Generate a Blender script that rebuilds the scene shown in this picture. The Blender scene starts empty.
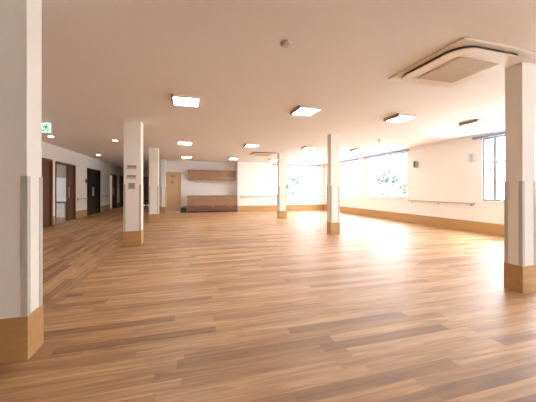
import bpy, bmesh, math, random
from mathutils import Vector, Matrix
random.seed(7)
S = bpy.context.scene
COL = S.collection
PI = math.pi
EYE, H = 1.17, 2.6            # camera height, ceiling height
XL, XR = -4.15, 7.45          # corridor wall, window wall
YF = -6.0                     # wall behind the camera

# ------------------------------------------------------------------ materials
def new_mat(name):
    m = bpy.data.materials.new(name); m.use_nodes = True
    nt = m.node_tree
    return m, nt, nt.nodes['Principled BSDF']

def plain(name, col, rough=0.5, metal=0.0, noise=0.0, scale=30.0, bump=0.0):
    m, nt, b = new_mat(name)
    b.inputs['Roughness'].default_value = rough
    b.inputs['Metallic'].default_value = metal
    N, L = nt.nodes, nt.links
    tc = N.new('ShaderNodeTexCoord'); nz = N.new('ShaderNodeTexNoise')
    nz.inputs['Scale'].default_value = scale; nz.inputs['Detail'].default_value = 4
    L.new(tc.outputs['Object'], nz.inputs['Vector'])
    rp = N.new('ShaderNodeValToRGB')
    lo = [max(0, c * (1 - noise)) for c in col]; hi = [min(1, c * (1 + noise)) for c in col]
    rp.color_ramp.elements[0].color = (*lo, 1); rp.color_ramp.elements[1].color = (*hi, 1)
    rp.color_ramp.elements[0].position = 0.3; rp.color_ramp.elements[1].position = 0.7
    L.new(nz.outputs['Fac'], rp.inputs['Fac']); L.new(rp.outputs['Color'], b.inputs['Base Color'])
    if bump:
        bp = N.new('ShaderNodeBump'); bp.inputs['Strength'].default_value = bump; bp.inputs['Distance'].default_value = 0.002
        L.new(nz.outputs['Fac'], bp.inputs['Height']); L.new(bp.outputs['Normal'], b.inputs['Normal'])
    return m

def emit(name, col, strength):
    m, nt, b = new_mat(name)
    b.inputs['Base Color'].default_value = (*col, 1)
    b.inputs['Emission Color'].default_value = (*col, 1)
    b.inputs['Emission Strength'].default_value = strength
    return m

def wood(name, c_dark, c_light, rough=0.45, axis='X', scale=1.0, streak=14.0):
    """veneer with the grain along one axis"""
    m, nt, b = new_mat(name); N, L = nt.nodes, nt.links
    tc = N.new('ShaderNodeTexCoord'); mp = N.new('ShaderNodeMapping')
    s = {'X': (0.8, streak, streak), 'Y': (streak, 0.8, streak), 'Z': (streak, streak, 0.8)}[axis]
    mp.inputs['Scale'].default_value = [v * scale for v in s]
    nz = N.new('ShaderNodeTexNoise'); nz.inputs['Scale'].default_value = 2.0; nz.inputs['Detail'].default_value = 6; nz.inputs['Distortion'].default_value = 0.6
    rp = N.new('ShaderNodeValToRGB')
    rp.color_ramp.elements[0].color = (*c_dark, 1); rp.color_ramp.elements[1].color = (*c_light, 1)
    rp.color_ramp.elements[0].position = 0.25; rp.color_ramp.elements[1].position = 0.75
    L.new(tc.outputs['Object'], mp.inputs['Vector']); L.new(mp.outputs['Vector'], nz.inputs['Vector'])
    L.new(nz.outputs['Fac'], rp.inputs['Fac']); L.new(rp.outputs['Color'], b.inputs['Base Color'])
    b.inputs['Roughness'].default_value = rough
    return m

def plank_floor(name, along='X', width=0.10, length=1.15, cols=None, rough=0.3):
    m, nt, b = new_mat(name); N, L = nt.nodes, nt.links
    def math_(op, a, bb=None):
        n = N.new('ShaderNodeMath'); n.operation = op
        for i, v in enumerate((a, bb)):
            if v is None: continue
            if isinstance(v, (int, float)): n.inputs[i].default_value = v
            else: L.new(v, n.inputs[i])
        return n.outputs[0]
    tc = N.new('ShaderNodeTexCoord'); sp = N.new('ShaderNodeSeparateXYZ')
    L.new(tc.outputs['Object'], sp.inputs[0])
    u, v = (sp.outputs['X'], sp.outputs['Y']) if along == 'X' else (sp.outputs['Y'], sp.outputs['X'])
    vr = math_('DIVIDE', v, width); row = math_('FLOOR', vr)
    wn = N.new('ShaderNodeTexWhiteNoise'); wn.noise_dimensions = '1D'; L.new(row, wn.inputs['W'])
    ur = math_('ADD', math_('DIVIDE', u, length), math_('MULTIPLY', wn.outputs['Value'], 7.3)); colm = math_('FLOOR', ur)
    cb = N.new('ShaderNodeCombineXYZ'); L.new(row, cb.inputs[0]); L.new(colm, cb.inputs[1])
    w2 = N.new('ShaderNodeTexWhiteNoise'); w2.noise_dimensions = '2D'; L.new(cb.outputs[0], w2.inputs['Vector'])
    rp = N.new('ShaderNodeValToRGB'); rp.color_ramp.interpolation = 'LINEAR'
    while len(rp.color_ramp.elements) < len(cols): rp.color_ramp.elements.new(0.5)
    for i, c in enumerate(cols):
        rp.color_ramp.elements[i].position = i / (len(cols) - 1); rp.color_ramp.elements[i].color = (*c, 1)
    L.new(w2.outputs['Value'], rp.inputs['Fac'])
    # grain, shifted on every plank
    g = N.new('ShaderNodeCombineXYZ')
    L.new(math_('ADD', math_('MULTIPLY', u, 1.1), math_('MULTIPLY', w2.outputs['Value'], 37.0)), g.inputs[0])
    L.new(math_('MULTIPLY', v, 16.0), g.inputs[1])
    nz = N.new('ShaderNodeTexNoise'); nz.inputs['Scale'].default_value = 1.6; nz.inputs['Detail'].default_value = 6; nz.inputs['Distortion'].default_value = 0.8
    L.new(g.outputs[0], nz.inputs['Vector'])
    gr = N.new('ShaderNodeValToRGB')
    gr.color_ramp.elements[0].color = (0.44, 0.36, 0.28, 1); gr.color_ramp.elements[1].color = (1.12, 1.08, 1.04, 1)
    gr.color_ramp.elements[0].position = 0.30; gr.color_ramp.elements[1].position = 0.66
    L.new(nz.outputs['Fac'], gr.inputs['Fac'])
    mx = N.new('ShaderNodeMix'); mx.data_type = 'RGBA'; mx.blend_type = 'MULTIPLY'; mx.inputs[0].default_value = 0.75
    L.new(rp.outputs['Color'], mx.inputs[6]); L.new(gr.outputs['Color'], mx.inputs[7])
    # joints
    fv = math_('FRACT', vr); fu = math_('FRACT', ur)
    j = math_('MAXIMUM', math_('LESS_THAN', fv, 0.018), math_('LESS_THAN', fu, 0.0025))
    mj = N.new('ShaderNodeMix'); mj.data_type = 'RGBA'
    L.new(math_('MULTIPLY', j, 0.3), mj.inputs[0]); L.new(mx.outputs[2], mj.inputs[6]); mj.inputs[7].default_value = (0.14, 0.07, 0.03, 1)
    L.new(mj.outputs[2], b.inputs['Base Color'])
    b.inputs['Roughness'].default_value = rough
    b.inputs['Specular IOR Level'].default_value = 0.8
    bp = N.new('ShaderNodeBump'); bp.inputs['Strength'].default_value = 0.12; bp.inputs['Distance'].default_value = 0.002
    L.new(nz.outputs['Fac'], bp.inputs['Height']); L.new(bp.outputs['Normal'], b.inputs['Normal'])
    return m

def thin_glass(name, tint=(1, 1, 1)):
    m = bpy.data.materials.new(name); m.use_nodes = True
    nt = m.node_tree; N, L = nt.nodes, nt.links; N.clear()
    o = N.new('ShaderNodeOutputMaterial'); mx = N.new('ShaderNodeMixShader'); t = N.new('ShaderNodeBsdfTransparent'); g = N.new('ShaderNodeBsdfGlossy')
    t.inputs['Color'].default_value = (*tint, 1); g.inputs['Roughness'].default_value = 0.02
    mx.inputs[0].default_value = 0.05; L.new(t.outputs[0], mx.inputs[1]); L.new(g.outputs[0], mx.inputs[2]); L.new(mx.outputs[0], o.inputs[0])
    return m

PL = [(0.31, 0.165, 0.072), (0.43, 0.24, 0.11), (0.53, 0.31, 0.15), (0.58, 0.35, 0.175), (0.62, 0.385, 0.20)]
M = {
 'floor':   plank_floor('plank_floor', 'X', cols=PL, rough=0.46),
 'floor_c': plank_floor('plank_floor_corridor', 'Y', cols=PL, rough=0.46),
 'wall':    plain('wallpaper_cream', (0.85, 0.84, 0.82), 0.75, noise=0.03, scale=60, bump=0.15),
 'pillar':  plain('pillar_wallpaper', (0.85, 0.82, 0.765), 0.7, noise=0.02, scale=60, bump=0.1),
 'ceiling': plain('ceiling_board', (0.86, 0.86, 0.86), 0.85, noise=0.02, scale=40, bump=0.1),
 'base':    wood('base_veneer', (0.43, 0.24, 0.085), (0.52, 0.31, 0.13), 0.4, 'X'),
 'base_y':  wood('base_veneer_long', (0.43, 0.24, 0.085), (0.52, 0.31, 0.13), 0.4, 'Y'),
 'guard':   plain('guard_vinyl', (0.52, 0.51, 0.44), 0.5, noise=0.03),
 'frame':   plain('window_aluminium', (0.42, 0.45, 0.51), 0.4, 0.2, noise=0.02),
 'sill':    plain('sill_white', (0.85, 0.82, 0.78), 0.45, noise=0.02),
 'glass':   thin_glass('window_glass'),
 'rail_w':  wood('handrail_wood', (0.56, 0.42, 0.28), (0.64, 0.50, 0.34), 0.4, 'Y'),
 'steel':   plain('brushed_steel', (0.55, 0.54, 0.52), 0.35, 0.7, noise=0.05),
 'track':   plain('curtain_track_grey', (0.27, 0.29, 0.38), 0.5, 0.1, noise=0.03),
 'lampbox': plain('lamp_housing_shaded', (0.34, 0.30, 0.27), 0.5, noise=0.03),
 'lampshade': plain('lamp_shade_grey', (0.55, 0.53, 0.50), 0.5, noise=0.02),
 'diffuse': emit('lamp_diffuser', (1.0, 0.94, 0.86), 11.0),
 'spot':    emit('downlight_lens', (1.0, 0.88, 0.72), 8.0),
 'acwhite': plain('aircon_plastic', (0.82, 0.76, 0.69), 0.45, noise=0.02),
 'acgrille':plain('aircon_grille', (0.66, 0.58, 0.46), 0.6, noise=0.05, scale=80),
 'acdark':  plain('aircon_outlet', (0.05, 0.045, 0.04), 0.6, noise=0.1),
 'white':   plain('white_plastic', (0.80, 0.77, 0.72), 0.4, noise=0.02),
 'greypl':  plain('grey_plastic', (0.30, 0.28, 0.26), 0.5, noise=0.04),
 'midgrey': plain('mid_grey_plate', (0.36, 0.34, 0.31), 0.5, noise=0.04),
 'dark':    plain('dark_plastic', (0.05, 0.047, 0.045), 0.5, noise=0.1),
 'walnut':  wood('walnut_laminate', (0.28, 0.155, 0.09), (0.37, 0.215, 0.13), 0.4, 'X'),
 'toekick': plain('cabinet_plinth', (0.05, 0.03, 0.02), 0.6, noise=0.1),
 'worktop': plain('worktop_laminate', (0.30, 0.18, 0.13), 0.35, noise=0.05),
 'doorbr':  wood('door_brown', (0.13, 0.062, 0.035), (0.19, 0.095, 0.055), 0.45, 'Z'),
 'doorbk':  wood('door_blackbrown', (0.018, 0.012, 0.010), (0.035, 0.022, 0.017), 0.4, 'Z'),
 'doortan': wood('door_oak', (0.60, 0.41, 0.23), (0.68, 0.49, 0.29), 0.45, 'Z'),
 'doorgrey':plain('door_grey', (0.32, 0.29, 0.26), 0.5, noise=0.05),
 'green':   emit('exit_green', (0.0, 0.20, 0.10), 0.3),
 'mint':    emit('exit_panel', (0.62, 0.95, 0.80), 0.28),
 'leaf':    plain('leaf_green', (0.045, 0.080, 0.030), 0.6, noise=0.4, scale=3),
 'leaf2':   plain('leaf_bluegreen', (0.040, 0.068, 0.050), 0.6, noise=0.4, scale=3),
 'bark':    plain('bark', (0.16, 0.11, 0.08), 0.9, noise=0.3),
 'paving':  plain('outdoor_paving', (0.55, 0.54, 0.50), 0.8, noise=0.1, scale=2),
}

# ------------------------------------------------------------------ builders
class MB:
    """collects shapes in world coordinates and links them as one mesh object"""
    def __init__(self): self.bm = bmesh.new()
    def box(self, x0, x1, y0, y1, z0, z1, mi=0):
        r = bmesh.ops.create_cube(self.bm, size=1.0)
        bmesh.ops.scale(self.bm, vec=(x1 - x0, y1 - y0, z1 - z0), verts=r['verts'])
        bmesh.ops.translate(self.bm, vec=((x0 + x1) / 2, (y0 + y1) / 2, (z0 + z1) / 2), verts=r['verts'])
        if mi:
            for f in {f for v in r['verts'] for f in v.link_faces}: f.material_index = mi
        return self
    def tube(self, a, b, r, seg=12, r2=None):
        a, b = Vector(a), Vector(b); d = b - a
        q = Vector((0, 0, 1)).rotation_difference(d.normalized()).to_matrix().to_4x4()
        bmesh.ops.create_cone(self.bm, cap_ends=True, segments=seg, radius1=r, radius2=r if r2 is None else r2, depth=d.length,
                              matrix=Matrix.Translation((a + b) / 2) @ q)
        return self
    def lathe(self, profile, c, seg=24):
        """profile of (radius, z) turned round the vertical through c"""
        rings = []
        for (r, z) in profile:
            rings.append([self.bm.verts.new((c[0] + r * math.cos(2 * PI * k / seg), c[1] + r * math.sin(2 * PI * k / seg), c[2] + z)) for k in range(seg)])
        for A, B in zip(rings, rings[1:]):
            for k in range(seg): self.bm.faces.new((A[k], A[(k + 1) % seg], B[(k + 1) % seg], B[k]))
        self.bm.faces.new(rings[0]); self.bm.faces.new(rings[-1][::-1])
        return self
    def outline(self, pts, z0, z1):
        """vertical prism over an outline"""
        lo = [self.bm.verts.new((x, y, z0)) for x, y in pts]; hi = [self.bm.verts.new((x, y, z1)) for x, y in pts]
        n = len(pts)
        self.bm.faces.new(lo[::-1]); self.bm.faces.new(hi)
        for k in range(n): self.bm.faces.new((lo[k], lo[(k + 1) % n], hi[(k + 1) % n], hi[k]))
        return self
    def wallplate(self, pts, y0, y1):
        """prism over an outline in the XZ plane"""
        a = [self.bm.verts.new((x, y0, z)) for x, z in pts]; b = [self.bm.verts.new((x, y1, z)) for x, z in pts]
        n = len(pts)
        self.bm.faces.new(a); self.bm.faces.new(b[::-1])
        for k in range(n): self.bm.faces.new((a[k], b[k], b[(k + 1) % n], a[(k + 1) % n]))
        return self
    def build(self, name, mat, parent=None, bevel=0.0, smooth=False, org=None):
        bmesh.ops.recalc_face_normals(self.bm, faces=self.bm.faces)
        o_ = Vector(org) if org is not None else (world(parent) if parent else Vector((0, 0, 0)))
        bmesh.ops.translate(self.bm, vec=-o_, verts=self.bm.verts)
        me = bpy.data.meshes.new(name); self.bm.to_mesh(me); self.bm.free()
        for m in (mat if isinstance(mat, (list, tuple)) else [mat]): me.materials.append(m)
        if smooth:
            for p in me.polygons: p.use_smooth = True
        ob = bpy.data.objects.new(name, me); COL.objects.link(ob)
        if parent: ob.parent = parent
        if org is not None: ob.location = o_ - (world(parent) if parent else Vector((0, 0, 0)))
        if bevel:
            bv = ob.modifiers.new('bevel', 'BEVEL'); bv.width = bevel; bv.segments = 2; bv.limit_method = 'ANGLE'
        return ob

def world(o):
    v = Vector(o.location)
    while o.parent: o = o.parent; v += Vector(o.location)
    return v

def tag(o, label, cat, group=None, kind=None):
    o['label'] = label; o['category'] = cat
    if group: o['group'] = group
    if kind: o['kind'] = kind
    return o

def thing(name, loc, label, cat, group=None, kind=None):
    o = bpy.data.objects.new(name, None); COL.objects.link(o); o.location = loc; o.empty_display_size = 0.1
    return tag(o, label, cat, group, kind)

def dup(root, loc, label=None, group=None):
    r = root.copy(); COL.objects.link(r); r.location = loc
    if label: r['label'] = label
    if group: r['group'] = group
    for ch in list(root.children):
        c = ch.copy(); COL.objects.link(c); c.parent = r
        for g in list(ch.children):
            d = g.copy(); COL.objects.link(d); d.parent = c
    return r

def rrect(cx, cy, hx, hy, r, seg=8):
    pts = []
    for (sx, sy, a0) in ((1, 1, 0), (-1, 1, 90), (-1, -1, 180), (1, -1, 270)):
        for k in range(seg + 1):
            a = math.radians(a0 + 90 * k / seg)
            pts.append((cx + sx * (hx - r) + r * math.cos(a), cy + sy * (hy - r) + r * math.sin(a)))
    return pts

# ------------------------------------------------------------------ the shell
YEND = 21.5      # end of the corridor
YK = 14.85       # back of the kitchen alcove and the wall of the oak door
YB = 14.2        # far wall beside the kitchen
T = 0.15
XC = -1.30       # where the corridor planks begin
XO = -7.2        # outer side of the rooms off the corridor

fl = MB()
fl.box(XC, XR + T, YF - T, YEND + T, -0.1, 0.0, 0)
fl.box(XO - T, XC, YF - T, YEND + T, -0.1, 0.0, 1)
tag(fl.build('floor', [M['floor'], M['floor_c']]), 'glossy brown wood plank floor across the empty hall and corridor', 'floor', kind='structure')
tag(MB().box(XC - 0.02, XC + 0.02, YF, YK, 0.0, 0.003).build('trim_1', wood('joint_strip', (0.36, 0.20, 0.095), (0.42, 0.24, 0.12), 0.4, 'Y')),
    'dark joint strip in the floor where hall planks meet corridor planks', 'floor trim', kind='structure')
tag(MB().box(XO - T, XR + T, YF - T, YEND + T, H, H + 0.12).build('ceiling', M['ceiling']), 'flat pale ceiling over the whole hall', 'ceiling', kind='structure')

def wall_x(name, x0, x1, y0, y1, holes, label, mat='wall'):
    """wall running along Y with holes (ya, yb, za, zb)"""
    m = MB(); y = y0
    for (a, b, za, zb) in sorted(holes):
        m.box(x0, x1, y, a, 0, H)
        if za > 0: m.box(x0, x1, a, b, 0, za)
        if zb < H: m.box(x0, x1, a, b, zb, H)
        y = b
    m.box(x0, x1, y, y1, 0, H)
    return tag(m.build(name, M[mat]), label, 'wall', kind='structure')
def wall_y(name, y0, y1, x0, x1, holes, label, mat='wall'):
    m = MB(); x = x0
    for (a, b, za, zb) in sorted(holes):
        m.box(x, a, y0, y1, 0, H)
        if za > 0: m.box(a, b, y0, y1, 0, za)
        if zb < H: m.box(a, b, y0, y1, zb, H)
        x = b
    m.box(x, x1, y0, y1, 0, H)
    return tag(m.build(name, M[mat]), label, 'wall', kind='structure')

SZ, TZ = 0.86, 2.50
WR = [(11.0, 13.3), (8.05, 10.25), (3.2, 5.45), (-1.6, 0.9), (-5.2, -2.6)]      # windows of the window wall; the last is unseen, added for fill light
wall_x('wall_right', XR, XR + T, YF - T, YB + T, [(a, b, SZ, TZ) for a, b in WR], 'cream window wall with handrail and wood base')
WB = (4.55, 7.05)
wall_y('wall_back', YB, YB + T, 2.5, XR, [(WB[0], WB[1], SZ, 2.42)], 'white far wall beside the kitchen, with window and handrail')
DT = (-1.02, -0.30)
wall_y('wall_kitchen', YK, YK + T, XC, 2.65, [(DT[0], DT[1], 0, 2.02)], 'pale wall behind the kitchen cabinets and oak door')
wall_x('wall_alcove', 2.5, 2.65, YB + T, YK, [], 'short return wall closing the kitchen alcove')
wall_x('wall_corridor', XC, XC + T, YK + T, YEND, [], 'corridor wall running back beside the oak door')
wall_y('wall_end', YEND, YEND + T, XO - T, XC + T, [(-3.2, -1.9, 0, 2.05)], 'dim wall closing the far end of the corridor')
DL = [(9.2, 10.48, 2.10), (10.70, 12.40, 2.08), (13.72, 15.6, 2.08), (17.4, 18.95, 2.02), (19.8, 20.75, 2.02)]
wall_x('wall_left', XL - T, XL, YF - T, YEND, [(a, b, 0, h) for a, b, h in DL], 'white corridor wall with brown and black doors')
wall_y('wall_front', YF - T, YF, XO - T, XR, [], 'plain wall closing the near end of the hall')
# rooms off the corridor
wall_x('wall_outer', XO - T, XO, YF, YEND, [(12.2, 13.0, 1.0, 2.0), (17.2, 18.0, 1.0, 2.0)], 'outer wall of the rooms off the corridor')  # both openings are unseen, added to let skylight into the rooms
wall_y('wall_side', 10.50, 10.62, XO, XL - T, [], 'side wall of the room behind the open brown door')
wall_y('wall_partition', 13.50, 13.62, XO, XL - T, [], 'pale wall seen through the open brown door')
wall_y('wall_divider', 16.3, 16.42, XO, XL - T, [], 'side wall of the far room off the corridor')
wall_y('wall_rear', 19.3, 19.42, XO, XL - T, [], 'pale wall seen through the farther open door')

# wood base boards, 0.3 m high
BH, BT = 0.30, 0.012
def bb(name, boxes, mat, label):
    m = MB()
    for b in boxes: m.box(*b, 0.0, BH)
    tag(m.build(name, M[mat]), label, 'baseboard', kind='structure')
bb('baseboard_right', [(XR - BT, XR, YF, YB)], 'base_y', 'tall light wood base along the window wall')
bb('baseboard_back', [(2.5, XR - BT, YB - BT, YB)], 'base', 'tall light wood base along the far wall')
bb('baseboard_kitchen', [(XC, DT[0] - 0.05, YK - BT, YK), (DT[1] + 0.05, 0.0, YK - BT, YK)], 'base', 'wood base either side of the oak door')
segs, y = [], YF
for a, b, h in DL:
    if a - 0.05 - y > 0.05: segs.append((XL, XL + BT, y, a - 0.05))
    y = b + 0.05
segs.append((XL, XL + BT, y, YEND))
bb('baseboard_left', segs, 'base_y', 'tall light wood base along the corridor wall between doors')
bb('baseboard_corridor', [(XC - BT, XC, YK, YEND)], 'base_y', 'wood base along the corridor wall behind the pillars')
bb('baseboard_end', [(XL + BT, -3.26, YEND - BT, YEND), (-1.84, XC - BT, YEND - BT, YEND)], 'base', 'wood base at the corridor end')

# ------------------------------------------------------------------ windows
def window_right(n, a, b, label, mid, ztop=TZ):
    x0, x1 = XR + 0.03, XR + 0.10
    w = thing('window_%d' % n, (XR, (a + b) / 2, SZ), label, 'window', kind='structure')
    f = 0.045; tr = 1.85
    m = MB()
    m.box(x0, x1, a, a + f, SZ, ztop).box(x0, x1, b - f, b, SZ, ztop).box(x0, x1, a + f, b - f, SZ, SZ + f).box(x0, x1, a + f, b - f, ztop - f, ztop)
    m.box(x0, x1, mid - 0.04, mid + 0.04, SZ + f, ztop - f)
    m.build('window_frame', M['frame'], w)
    MB().box(x0 + 0.005, x1 - 0.005, a + f, mid - 0.04, tr - 0.02, tr + 0.02).box(x0 + 0.005, x1 - 0.005, mid + 0.04, b - f, tr - 0.02, tr + 0.02).build('transom', M['frame'], w)
    for (ya, yb) in ((a + f, mid - 0.04), (mid + 0.04, b - f)):
        for (za, zb) in ((SZ + f, tr - 0.02), (tr + 0.02, ztop - f)):
            MB().box(XR + 0.062, XR + 0.068, ya, yb, za, zb).build('pane', M['glass'], w)
    MB().box(XR - 0.03, XR + 0.03, a - 0.02, b + 0.02, SZ - 0.025, SZ).build('window_sill', M['sill'], w, bevel=0.004)
    return w
wl = ['bright window at the far corner of the window wall', 'wide bright window with green shrubs outside', 'tall bright window beside the pillar near the air conditioner',
      'window of the window wall beside the camera', 'unseen window added behind the camera for fill light']
for i, (a, b) in enumerate(WR): window_right(i + 1, a, b, wl[i], {1: 8.99, 2: 5.15}.get(i, (a + b) / 2))
def window_plane_y(n, x0, x1, y, z0, z1, label, sill=True, bars=(0.5,)):
    w = thing('window_%d' % n, ((x0 + x1) / 2, y, z0), label, 'window', kind='structure')
    f = 0.045; ya, yb = y + 0.03, y + 0.10
    m = MB().box(x0, x0 + f, ya, yb, z0, z1).box(x1 - f, x1, ya, yb, z0, z1).box(x0 + f, x1 - f, ya, yb, z0, z0 + f).box(x0 + f, x1 - f, ya, yb, z1 - f, z1)
    xs = [x0 + f]
    for t in bars:
        c = x0 + (x1 - x0) * t; m.box(c - 0.035, c + 0.035, ya, yb, z0 + f, z1 - f); xs += [c - 0.035, c + 0.035]
    xs.append(x1 - f)
    m.build('window_frame', M['frame'], w)
    for p, q in zip(xs[::2], xs[1::2]): MB().box(p, q, y + 0.062, y + 0.068, z0 + f, z1 - f).build('pane', M['glass'], w)
    if sill: MB().box(x0 - 0.02, x1 + 0.02, y - 0.03, y + 0.03, z0 - 0.025, z0).build('window_sill', M['sill'], w, bevel=0.004)
window_plane_y(6, WB[0], WB[1], YB, SZ, 2.42, 'bright window in the far wall with a dark green tree outside', bars=(0.36, 0.72))

# ------------------------------------------------------------------ doors
def door_left(n, a, b, h, leaves, mat, label, handles=True, frame_mat=None):
    d = thing('door_%d' % n, (XL, (a + b) / 2, 0), label, 'door', kind='structure')
    fm = M[frame_mat or mat]
    f = 0.05
    MB().box(XL - T, XL + 0.02, a - 0.005, a + f - 0.005, 0, h).box(XL - T, XL + 0.02, b - f + 0.005, b + 0.005, 0, h).box(XL - T, XL + 0.02, a + f - 0.005, b - f + 0.005, h - f, h + 0.005).build('door_frame', fm, d)
    for (p, q, hy) in leaves:
        l = MB().box(XL - 0.09, XL - 0.05, p, q, 0.01, h - f).build('door_leaf', M[mat], d)
        if hy: MB().box(XL - 0.05, XL - 0.015, hy - 0.012, hy + 0.012, 0.85, 1.25).build('door_handle', M['steel'], l, bevel=0.004)
door_left(1, 9.2, 10.48, 2.10, [(9.25, 10.43, 9.4)], 'doorbr', 'closed brown door in the corridor wall beside the near pillar')
door_left(2, 10.70, 12.40, 2.08, [(11.80, 12.35, 11.9)], 'doorbr', 'half open brown sliding door showing a pale room')
door_left(3, 13.72, 15.6, 2.08, [(13.77, 14.655, 14.58), (14.665, 15.55, 14.74)], 'doorbk', 'tall black double door in the corridor wall')
door_left(4, 17.4, 18.95, 2.02, [(18.2, 18.9, 18.3)], 'doorbr', 'half open brown door beyond the black door')
door_left(5, 19.8, 20.75, 2.02, [(19.85, 20.70, 19.95)], 'doorbr', 'last brown door at the far end of the corridor wall')
d6 = thing('door_6', ((DT[0] + DT[1]) / 2, YK, 0), 'light oak door to the left of the kitchen cabinets', 'door', kind='structure')
MB().box(DT[0] - 0.005, DT[0] + 0.04, YK - 0.02, YK + T, 0, 2.02).box(DT[1] - 0.04, DT[1] + 0.005, YK - 0.02, YK + T, 0, 2.02).box(DT[0] + 0.04, DT[1] - 0.04, YK - 0.02, YK + T, 1.98, 2.025).build('door_frame', M['doortan'], d6)
lf = MB().box(DT[0] + 0.04, DT[1] - 0.04, YK + 0.02, YK + 0.06, 0.01, 1.98).build('door_leaf', M['doortan'], d6)
MB().box(DT[1] - 0.12, DT[1] - 0.095, YK - 0.015, YK + 0.02, 0.85, 1.25).build('door_handle', M['steel'], lf, bevel=0.004)
MB().box(-0.82, -0.57, YK + 0.008, YK + 0.02, 1.76, 1.87).build('name_plate', M['midgrey'], lf, bevel=0.003)
MB().box(-0.79, -0.66, YK + 0.008, YK + 0.02, 1.44, 1.56).build('door_sign', M['greypl'], lf, bevel=0.003)
d7 = thing('door_7', (-2.55, YEND, 0), 'grey door in the wall at the corridor end', 'door', kind='structure')
MB().box(-3.205, -3.15, YEND - 0.02, YEND + T, 0, 2.05).box(-1.95, -1.895, YEND - 0.02, YEND + T, 0, 2.05).box(-3.15, -1.95, YEND - 0.02, YEND + T, 2.0, 2.055).build('door_frame', M['doorgrey'], d7)
for p, q, hx in ((-3.15, -2.553, -2.62), (-2.547, -1.95, -2.48)):
    l = MB().box(p, q, YEND + 0.03, YEND + 0.07, 0.01, 2.0).build('door_leaf', M['doorgrey'], d7)
    MB().box(hx - 0.012, hx + 0.012, YEND - 0.01, YEND + 0.03, 0.85, 1.25).build('door_handle', M['steel'], l, bevel=0.004)

# ------------------------------------------------------------------ pillars
def pillar(x0, x1, y0, y1, label):
    p = thing('pillar', ((x0 + x1) / 2, (y0 + y1) / 2, 0), label, 'pillar', 'wood-based pillars of the hall', 'structure')
    MB().box(x0, x1, y0, y1, 0, H).build('shaft', M['pillar'], p, bevel=0.004)
    t = 0.008
    MB().box(x0 - t, x1 + t, y0 - t, y1 + t, 0.0, BH).build('base_cladding', M['base'], p, bevel=0.002)
    g, w = 0.004, 0.036
    for sx, cx in ((1, x0), (-1, x1)):
        for sy, cy in ((1, y0), (-1, y1)):
            m = MB()
            xs = sorted((cx - sx * g, cx + sx * w)); ys = sorted((cy - sy * g, cy))
            m.box(*xs, *ys, BH, 1.26)
            xs = sorted((cx - sx * g, cx)); ys = sorted((cy, cy + sy * w))
            m.box(*xs, *ys, BH, 1.26)
            m.build('corner_guard', M['guard'], p)
    return p
pillar(-1.30, -1.051, 2.287, 2.49, 'tan shaded pillar nearest the camera, wood base, green exit sign beyond it')
pillar(3.618, 3.84, 2.20, 2.38, 'white pillar with grey corner guards under the near air conditioner')
pillar(-1.247, -0.923, 6.29, 6.63, 'white pillar carrying three grey control plates')
pillar(3.57, 3.82, 6.44, 6.64, 'slim white pillar standing before the far corner of the window wall')
pillar(3.49, 3.80, 10.42, 10.66, 'white pillar standing before the window in the far wall')
pillar(-1.27, -0.96, 10.4, 10.72, 'white pillar standing behind the one with control plates')
pillar(-1.22, -1.00, 14.45, 14.70, 'thin white pillar standing directly beside the oak door')

# ------------------------------------------------------------------ ceiling lights
GL = 'square ceiling lights of the hall'
def ceiling_light(x, y, label):
    t = thing('ceiling_light', (x, y, H), label, 'ceiling light', GL)
    a, b = 0.20, 0.17
    m = MB()
    z0 = H - 0.055
    m.box(x - a, x - a + 0.03, y - a, y + a, z0 - 0.012, H).box(x - a + 0.03, x + a, y - a, y + a, H - 0.02, H)  # dark strip on the -X side paints in the shade of that side
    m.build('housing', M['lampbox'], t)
    e = 0.012
    MB().box(x - a + 0.03, x + a + e, y - a - e, y - a, z0 + 0.004, H).box(x - a + 0.03, x + a + e, y + a, y + a + e, z0 + 0.004, H).box(x + a, x + a + e, y - a, y + a, z0 + 0.004, H).build('rim', M['white'], t)
    MB().box(x - a + 0.031, x + a - 0.001, y - a + 0.001, y + a - 0.001, z0, H - 0.0205).build('diffuser', M['diffuse'], t, bevel=0.012)
    return t
LP = [(-0.03, 4.6, 'large lit square ceiling light nearest the pillar with control plates'),
      (2.02, 4.6, 'large lit square ceiling light between the smoke detector and the slim white pillar'),
      (4.02, 4.55, 'lit square ceiling light on the ceiling before the sprinkler, beyond the near air conditioner'),
      (5.88, 4.45, 'slender looking lit ceiling light beside the tall window, beyond the near air conditioner'),
      (-0.08, 8.8, 'lit ceiling light in the middle row, in line with the oak door'),
      (1.97, 8.75, 'lit ceiling light in the middle row, just before the far air conditioner'),
      (3.97, 8.7, 'lit ceiling light in the middle row, beside the top of the slim white pillar'),
      (5.9, 8.7, 'faint lit ceiling light in the middle row, before the wide window'),
      (-0.03, 12.6, 'small lit ceiling light in the far row, before the left end of the kitchen cabinets'),
      (2.02, 12.7, 'small lit ceiling light in the far row, before the right end of the kitchen cabinets'),
      (3.97, 12.7, 'small lit ceiling light in the far row, half behind the pillar before the far window'),
      (5.9, 12.7, 'small lit ceiling light in the far row, before the far wall window')]
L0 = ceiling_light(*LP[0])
for x, y, lb in LP[1:]: dup(L0, (x, y, H), lb)

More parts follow.
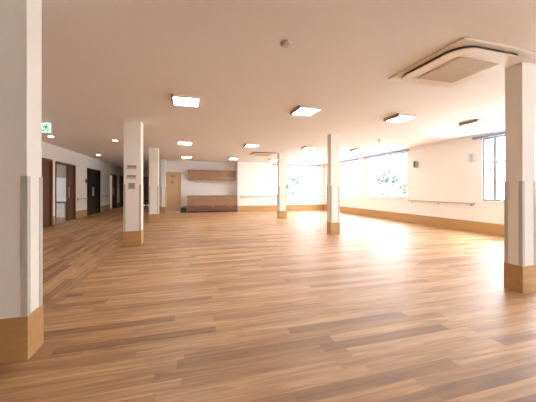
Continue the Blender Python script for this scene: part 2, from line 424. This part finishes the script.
# downlights of the corridor
def downlight(x, y, label):
    t = thing('downlight', (x, y, H), label, 'downlight', 'round corridor downlights')
    MB().lathe([(0.085, 0.0), (0.085, -0.006), (0.062, -0.010), (0.062, -0.002)], (x, y, H), 24).build('trim_ring', M['white'], t, smooth=False)
    MB().lathe([(0.06, -0.003), (0.06, -0.012), (0.03, -0.017)], (x, y, H), 24).build('lens', M['spot'], t)
    return t
DP = [(-3.55, 8.9, 'round downlight just under the green exit sign'), (-2.03, 9.1, 'round downlight next to the top of the pillar with control plates'),
      (-3.55, 13.1, 'round downlight in the corridor ceiling before the black door'), (-3.0, 17.6, 'small far downlight in the corridor ceiling beyond the black door')]
D0 = downlight(*DP[0])
for x, y, lb in DP[1:]: dup(D0, (x, y, H), lb)

# ------------------------------------------------------------------ cassette air conditioners
def aircon(x, y, label):
    t = thing('air_conditioner', (x, y, H), label, 'air conditioner', 'square ceiling cassette air conditioners')
    MB().outline(rrect(x, y, 0.515, 0.515, 0.03), H - 0.022, H).build('face_panel', M['acwhite'], t, bevel=0.006)
    MB().outline(rrect(x, y, 0.452, 0.452, 0.20, 12), H - 0.044, H - 0.022).build('air_outlet', M['acdark'], t)
    MB().outline(rrect(x, y, 0.456, 0.456, 0.20, 12), H - 0.056, H - 0.044).build('inner_panel', M['acwhite'], t, bevel=0.005)
    g = MB().outline(rrect(x, y, 0.285, 0.285, 0.02, 4), H - 0.062, H - 0.056)
    for k in range(17):
        c = y - 0.26 + k * 0.0325
        g.box(x - 0.265, x + 0.265, c - 0.006, c + 0.006, H - 0.067, H - 0.062)
    g.build('intake_grille', M['acgrille'], t)
    return t
AC = aircon(3.0, 2.50, 'large cassette air conditioner with a dark curved outlet beside the near white pillar')
dup(AC, (2.93, 10.75, H), 'distant cassette air conditioner on the ceiling before the far wall')

# smoke detector and sprinkler
t = thing('smoke_detector', (0.93, 2.57, H), 'round grey smoke detector alone on the ceiling', 'smoke detector')
MB().lathe([(0.055, 0), (0.055, -0.012), (0.05, -0.018)], (0.93, 2.57, H)).build('base_ring', M['lampshade'], t)
MB().lathe([(0.047, -0.018), (0.045, -0.024), (0.032, -0.031), (0.012, -0.033)], (0.93, 2.57, H)).build('sensor_head', M['lampshade'], t)
t = thing('sprinkler', (5.27, 6.74, H), 'small grey sprinkler head on the ceiling before the wide window', 'sprinkler')
MB().lathe([(0.045, 0), (0.045, -0.006), (0.03, -0.012)], (5.27, 6.74, H)).build('escutcheon', M['steel'], t)
MB().tube((5.27, 6.74, H - 0.012), (5.27, 6.74, H - 0.07), 0.014).tube((5.27, 6.74, H - 0.07), (5.27, 6.74, H - 0.076), 0.03).build('nozzle', M['midgrey'], t)

# ------------------------------------------------------------------ exit sign
ex, ey = -2.855, 6.95
t = thing('exit_sign', (ex, ey, H), 'pale green exit sign with running figure hanging beside the near pillar', 'exit sign')
MB().box(ex - 0.10, ex + 0.10, ey - 0.025, ey + 0.035, H - 0.25, H - 0.03).build('housing', M['white'], t, bevel=0.004)
MB().box(ex - 0.03, ex + 0.03, ey - 0.01, ey + 0.02, H - 0.03, H).build('mount', M['white'], t)
fc = MB().box(ex - 0.092, ex + 0.092, ey - 0.029, ey - 0.025, H - 0.242, H - 0.04).build('sign_face', M['mint'], t)
zc = H - 0.14
p = MB()
p.wallplate([(ex + 0.018 + 0.016 * math.cos(a), zc + 0.058 + 0.016 * math.sin(a)) for a in [2 * PI * k / 14 for k in range(14)]], ey - 0.032, ey - 0.029)
for poly in ([(0.012, 0.04), (-0.028, 0.032), (-0.012, -0.018), (0.022, -0.008)],
             [(-0.028, 0.032), (-0.055, 0.0), (-0.046, -0.008), (-0.018, 0.018)],
             [(0.012, 0.04), (0.055, 0.012), (0.05, 0.0), (0.012, 0.016)],
             [(-0.012, -0.018), (-0.03, -0.045), (-0.068, -0.055), (-0.066, -0.07), (-0.022, -0.062), (0.006, -0.016)],
             [(0.022, -0.008), (0.04, -0.04), (0.022, -0.078), (0.036, -0.082), (0.058, -0.04), (0.03, -0.004)]):
    p.wallplate([(ex + a, zc + b) for a, b in poly], ey - 0.032, ey - 0.029)
p.build('pictogram', M['green'], fc)

# ------------------------------------------------------------------ handrails
def handrail_y(x, sgn, a, b, label):
    z = 0.78; xc = x + sgn * 0.06
    t = thing('handrail', (x, (a + b) / 2, z), label, 'handrail', 'wall handrails')
    MB().tube((xc, a, z), (xc, b, z), 0.018, 14).build('bar', M['rail_w'], t, smooth=False)
    n = max(2, int((b - a) / 0.9) + 1)
    for k in range(n):
        y = a + 0.1 + (b - a - 0.2) * k / (n - 1)
        MB().tube((x, y, z - 0.05), (x + sgn * 0.008, y, z - 0.05), 0.028).tube((x + sgn * 0.006, y, z - 0.05), (xc, y, z - 0.05), 0.008).tube((xc, y, z - 0.05), (xc, y, z - 0.012), 0.008).build('bracket', M['steel'], t)
    for y in (a, b): MB().lathe([(0.02, -0.02), (0.02, 0.02)], (xc, y, z), 12).build('end_cap', M['greypl'], t)
handrail_y(XR, -1, 5.62, 7.90, 'wooden handrail on the window wall between wide window and tall window')
handrail_y(XL, 1, 12.50, 13.60, 'handrail on the corridor wall in front of the black door')
handrail_y(XL, 1, 15.72, 17.25, 'handrail on the corridor wall beyond the black door')
z, yc = 0.78, YB - 0.06
t = thing('handrail', (4.6, YB, z), 'wooden handrail along the far wall beside the kitchen cabinets', 'handrail', 'wall handrails')
MB().tube((2.62, yc, z), (7.3, yc, z), 0.018, 14).build('bar', M['rail_w'], t)
for k in range(6):
    x = 2.75 + k * 0.88
    MB().tube((x, YB, z - 0.05), (x, YB - 0.008, z - 0.05), 0.028).tube((x, YB - 0.006, z - 0.05), (x, yc, z - 0.05), 0.008).tube((x, yc, z - 0.05), (x, yc, z - 0.012), 0.008).build('bracket', M['steel'], t)

# ------------------------------------------------------------------ curtain rails over the windows
def curtain_rail_y(a, b, label):
    z = H - 0.07; x = XR - 0.07
    t = thing('curtain_rail', (x, (a + b) / 2, z), label, 'curtain rail', 'curtain rails over the windows')
    MB().box(x - 0.02, x + 0.02, a, b, z - 0.03, z + 0.02).build('track', M['track'], t, bevel=0.003)
    for y in (a + 0.05, (a + b) / 2, b - 0.05): MB().box(x - 0.012, XR, y - 0.015, y + 0.015, z + 0.02, z + 0.035).build('bracket', M['track'], t)
    n = 16
    for k in range(n):
        y = a + 0.08 + (b - a - 0.16) * (k / (n - 1)) ** (1.0)
        MB().tube((x, y, z - 0.065), (x, y, z - 0.03), 0.011, 8).build('runner', M['track'], t)
curtain_rail_y(10.9, 13.3, 'grey curtain rail over the window nearest the far corner')
curtain_rail_y(7.9, 10.45, 'blue-grey curtain rail with hooks over the wide window')
curtain_rail_y(3.1, 5.65, 'grey curtain rail over the tall window beside the near pillar')
z, yc = 2.47, YB - 0.07
t = thing('curtain_rail', (5.75, yc, z), 'pale curtain rail over the window in the far wall', 'curtain rail', 'curtain rails over the windows')
MB().box(4.35, 7.2, yc - 0.018, yc + 0.018, z - 0.018, z + 0.018).build('track', M['track'], t, bevel=0.003)
for x in (4.45, 5.8, 7.1): MB().box(x - 0.015, x + 0.015, yc, YB, z + 0.018, z + 0.032).build('bracket', M['track'], t)

# ------------------------------------------------------------------ small wall fittings
def plate(name, x0, x1, z0, z1, y, label, cat, inset, buttons):
    t = thing(name, ((x0 + x1) / 2, y, (z0 + z1) / 2), label, cat, 'control plates on the white pillar')
    MB().box(x0, x1, y - 0.014, y, z0, z1).build('back_plate', M['midgrey'], t, bevel=0.003)
    w = x1 - x0; h = z1 - z0
    MB().box(x0 + w * .08, x0 + w * .92, y - 0.017, y - 0.014, z0 + h * (1 - inset), z1 - h * .12).build('display', M['greypl'], t)
    for k in range(buttons):
        c = x0 + w * (k + 1) / (buttons + 1)
        MB().box(c - w * .06, c + w * .06, y - 0.018, y - 0.014, z0 + h * .12, z0 + h * (1 - inset) - .004).build('button', M['white'], t)
PY = 6.29
plate('remote_controller', -1.175, -1.005, 1.585, 1.660, PY, 'topmost grey control plate on the white pillar', 'wall controller', 0.6, 3)
plate('remote_controller', -1.18, -1.015, 1.385, 1.460, PY, 'middle grey control plate on the white pillar', 'wall controller', 0.6, 3)
plate('light_switch', -1.155, -1.03, 1.17, 1.295, PY, 'lowest and squarest grey control plate on the white pillar', 'light switch', 0.75, 2)
t = thing('wall_plate', (XL, 13.55, 1.5), 'small dark plate on the corridor wall beside the black door', 'wall plate')
MB().box(XL, XL + 0.02, 13.47, 13.63, 1.42, 1.60).build('back_plate', M['greypl'], t, bevel=0.003)
MB().box(XL + 0.02, XL + 0.026, 13.49, 13.61, 1.45, 1.57).build('sign_panel', M['dark'], t)

sy, sz = 7.58, 2.0
t = thing('wall_speaker', (XR, sy, sz), 'small dark box fitted high on the window wall beside the wide window', 'wall fitting')
MB().box(XR - 0.03, XR, sy - 0.02, sy + 0.02, sz - 0.03, sz + 0.03).build('bracket', M['steel'], t)
MB().outline(rrect(XR - 0.08, sy, 0.05, 0.055, 0.02, 4), sz - 0.11, sz + 0.11).build('cabinet', M['greypl'], t, bevel=0.005)
MB().box(XR - 0.134, XR - 0.129, sy - 0.035, sy + 0.035, sz - 0.09, sz + 0.09).build('grille', M['dark'], t)
sy, sz = 5.70, 2.03
t = thing('wall_lamp', (XR, sy, sz), 'small pale rounded fitting high on the window wall beside the tall window', 'wall fitting')
MB().box(XR - 0.02, XR, sy - 0.04, sy + 0.04, sz - 0.08, sz + 0.08).build('back_plate', M['midgrey'], t, bevel=0.004)
m = MB()
N_ = 12
for k in range(N_):
    a0, a1 = -PI / 2 + PI * k / N_, -PI / 2 + PI * (k + 1) / N_
    pts = [(XR - 0.02 - 0.08 * math.cos(a), sy + 0.10 * math.sin(a)) for a in (a0, a1)]
    pts2 = [(XR - 0.02 - 0.074 * math.cos(a), sy + 0.094 * math.sin(a)) for a in (a1, a0)]
    m.outline(pts + pts2, sz - 0.09, sz + 0.09)
m.build('shade', M['lampshade'], t)
MB().tube((XR - 0.02, sy, sz), (XR - 0.06, sy, sz), 0.012).build('lamp_holder', M['midgrey'], t)

# ------------------------------------------------------------------ kitchen
X0, X1 = 0.02, 2.48
YCF = 14.22
nu = 3; w = (X1 - X0) / nu
def base_unit(i, label):
    a, b = X0 + i * w, X0 + (i + 1) * w
    t = thing('base_cabinet', ((a + b) / 2, (YCF + YK) / 2, 0), label, 'cabinet', 'walnut base cabinets under the worktop')
    MB().box(a + 0.001, b - 0.001, YCF + 0.022, YK - 0.005, 0.06, 0.80).build('carcass', M['walnut'], t)
    MB().box(a + 0.001, b - 0.001, YCF + 0.06, YK - 0.05, 0.0, 0.06).build('plinth', M['toekick'], t)
    mid = (a + b) / 2
    for p, q, hx in ((a + .003, mid - .002, mid - .05), (mid + .002, b - .003, mid + .05)):
        d = MB().box(p, q, YCF, YCF + 0.02, 0.355, 0.797).build('door', M['walnut'], t, bevel=0.002)
        MB().box(hx - .006, hx + .006, YCF - 0.02, YCF, 0.66, 0.76).build('handle', M['steel'], d)
    d = MB().box(a + .003, b - .003, YCF, YCF + 0.02, 0.065, 0.345).build('drawer', wood('walnut_dark', (0.15, 0.072, 0.042), (0.21, 0.105, 0.065), 0.4, 'X') if i == 0 else bpy.data.materials['walnut_dark'], t, bevel=0.002)
    MB().box(mid - .06, mid + .06, YCF - 0.02, YCF, 0.29, 0.302).build('handle', M['steel'], d)
for i, lb in enumerate(('walnut base cabinet at the oak door end of the kitchen counter', 'walnut base cabinet in the middle of the kitchen counter', 'walnut base cabinet at the far wall end of the kitchen counter')):
    base_unit(i, lb)
tag(MB().box(X0 - 0.01, X1 + 0.01, YCF - 0.02, YK - 0.002, 0.80, 0.84).build('worktop', M['worktop'], None, bevel=0.004, org=((X0 + X1) / 2, YCF, 0.80)), 'brown worktop along the kitchen base cabinets', 'worktop')
def wall_unit(i, label):
    a, b = X0 + 0.02 + i * (w - 0.02), X0 + 0.02 + (i + 1) * (w - 0.02)
    yf = YK - 0.36
    t = thing('wall_cabinet', ((a + b) / 2, YK - 0.18, 1.66), label, 'cabinet', 'walnut wall cabinets over the counter')
    MB().box(a + .001, b - .001, yf + 0.022, YK - 0.002, 1.66, 2.14).build('carcass', M['walnut'], t)
    mid = (a + b) / 2
    for p, q, hx in ((a + .003, mid - .002, mid - .05), (mid + .002, b - .003, mid + .05)):
        d = MB().box(p, q, yf, yf + 0.02, 1.655, 2.14).build('door', M['walnut'], t, bevel=0.002)
        MB().box(hx - .006, hx + .006, yf - 0.02, yf, 1.68, 1.78).build('handle', M['steel'], d)
for i, lb in enumerate(('walnut wall cabinet at the oak door end of the upper row', 'walnut wall cabinet in the middle of the upper row', 'walnut wall cabinet at the far wall end of the upper row')):
    wall_unit(i, lb)
# bin beside the counter
t = thing('waste_bin', (-0.17, 14.45, 0), 'small dark bin on the floor between oak door and kitchen counter', 'bin')
m = MB().outline(rrect(-0.17, 14.45, 0.13, 0.10, 0.03, 4), 0.0, 0.24); m.build('bucket', M['dark'], t, bevel=0.006)
MB().outline(rrect(-0.17, 14.45, 0.138, 0.108, 0.035, 4), 0.24, 0.265).build('lid', M['greypl'], t, bevel=0.006)

# ------------------------------------------------------------------ room behind the open door, corridor end
t = thing('low_table', (-5.0, 12.75, 0), 'low dark table standing in the room behind the half open door', 'table')
MB().box(-5.65, -4.45, 12.45, 13.05, 0.62, 0.68).build('table_top', M['greypl'], t, bevel=0.006)
for x in (-5.6, -4.5):
    for y in (12.5, 13.0): MB().box(x - .025, x + .025, y - .025, y + .025, 0, 0.62).build('leg', M['midgrey'], t)
t = thing('wall_cupboard', (-5.2, 13.35, 1.65), 'grey beige cupboard high on the wall of the room behind the half open door', 'cupboard')
MB().box(-6.2, -4.35, 13.2, 13.50, 1.65, 2.2).build('carcass', plain('cupboard_beige', (0.42, 0.37, 0.29), 0.5, noise=0.04), t, bevel=0.004)
for p, q in ((-6.19, -5.28), (-5.27, -4.36)):
    MB().box(p, q, 13.182, 13.2, 1.66, 2.19).build('door', bpy.data.materials['cupboard_beige'], t, bevel=0.003)
t = thing('bench', (-2.25, 20.6, 0), 'low dark bench on the floor at the corridor end', 'bench')
MB().box(-2.75, -1.8, 20.4, 20.8, 0.34, 0.42).build('seat', M['dark'], t, bevel=0.01)
for x in (-2.68, -1.87): MB().box(x - .03, x + .03, 20.44, 20.76, 0, 0.34).build('leg', M['greypl'], t)

# ------------------------------------------------------------------ outside
tag(MB().box(-40, 60, -40, 70, -0.6, -0.45).build('ground', M['paving']), 'pale paved ground outside the windows', 'ground', kind='structure')
def leafy(name, x, y, blobs, mat, label, cat, trunk_h, group):
    z0 = -0.45
    t = thing(name, (x, y, z0), label, cat, group)
    m = MB().tube((x, y, z0), (x, y, z0 + trunk_h), 0.07, 8, 0.04)
    for k in range(7):
        a = 2 * PI * k / 7; m.tube((x, y, z0 + trunk_h * .6), (x + .4 * math.cos(a), y + .4 * math.sin(a), z0 + trunk_h + .4), 0.03, 6, 0.012)
    m.build('trunk', M['bark'], t)
    c = MB()
    for (bx, by, bz, rx, rz, n) in blobs:
        for _ in range(n):
            while True:
                v = Vector((random.uniform(-1, 1), random.uniform(-1, 1), random.uniform(-1, 1)))
                if 0.2 < v.length < 1: break
            pos = Vector((x + bx + v.x * rx, y + by + v.y * rx, z0 + bz + v.z * rz))
            s = random.uniform(0.05, 0.10)
            R = Matrix.Rotation(random.uniform(0, 2 * PI), 3, 'Z') @ Matrix.Rotation(random.uniform(-1, 1), 3, 'X')
            q = [pos + R @ Vector(p) for p in ((-s, 0, 0), (0, -s * .5, 0.01), (s, 0, 0), (0, s * .5, 0.01))]
            c.bm.faces.new([c.bm.verts.new(p) for p in q])
    me = c.build('foliage', mat, t)
    me['kind'] = 'stuff'
    return t
GT = 'green plants outside the windows'
leafy('shrub', 12.2, 12.4, [(0, 0, 1.35, 1.1, 1.0, 2600), (0.2, 0.5, 2.1, 0.9, 0.6, 900)], M['leaf'], 'bright green shrub outside the pane of the wide window nearer the speaker', 'shrub', 1.2, GT)
leafy('shrub', 12.8, 15.7, [(0, 0, 1.5, 1.3, 1.2, 2800), (0, -0.2, 2.4, 1.0, 0.6, 1200)], M['leaf2'], 'blue-green shrub outside the farther pane of the wide window', 'shrub', 1.2, GT)
leafy('shrub', 11.3, 18.4, [(0, 0, 1.8, 1.2, 1.5, 2600)], M['leaf'], 'pale green shrub outside the window at the far corner', 'shrub', 1.2, GT)
leafy('tree', 7.2, 18.8, [(0, 0, 1.9, 0.5, 1.1, 1600), (0.4, 0.1, 2.3, 0.35, 0.4, 400)], M['leaf2'], 'slim dark green tree outside the window in the far wall', 'tree', 1.6, GT)

# ------------------------------------------------------------------ light, camera, view
W = bpy.data.worlds.new('sky'); S.world = W; W.use_nodes = True
nt = W.node_tree; bg = nt.nodes['Background']; bg.inputs['Color'].default_value = (0.83, 0.92, 1.0, 1)
# overcast sky: about three times brighter overhead than at the horizon
tc = nt.nodes.new('ShaderNodeTexCoord'); sp = nt.nodes.new('ShaderNodeSeparateXYZ'); mr = nt.nodes.new('ShaderNodeMapRange')
mr.inputs['From Min'].default_value = 0.0; mr.inputs['From Max'].default_value = 1.0
mr.inputs['To Min'].default_value = 3.0; mr.inputs['To Max'].default_value = 11.0
nt.links.new(tc.outputs['Generated'], sp.inputs[0]); nt.links.new(sp.outputs['Z'], mr.inputs['Value']); nt.links.new(mr.outputs[0], bg.inputs['Strength'])

cam = bpy.data.cameras.new('camera'); co = bpy.data.objects.new('camera', cam); COL.objects.link(co)
co.location = (0, 0, EYE); co.rotation_euler = (PI / 2, 0, -math.radians(16.24))
cam.sensor_width = 36; cam.lens = 278 / 536 * 36; cam.shift_y = -12 / 536
cam.clip_start = 0.02
S.camera = co
S.view_settings.view_transform = 'Standard'; S.view_settings.look = 'None'
S.view_settings.gamma = 1; S.view_settings.use_curve_mapping = False
S.view_settings.exposure = 1.82
S.cycles.max_bounces = 14; S.cycles.diffuse_bounces = 8; S.cycles.transparent_max_bounces = 12
S.cycles.use_denoising = True
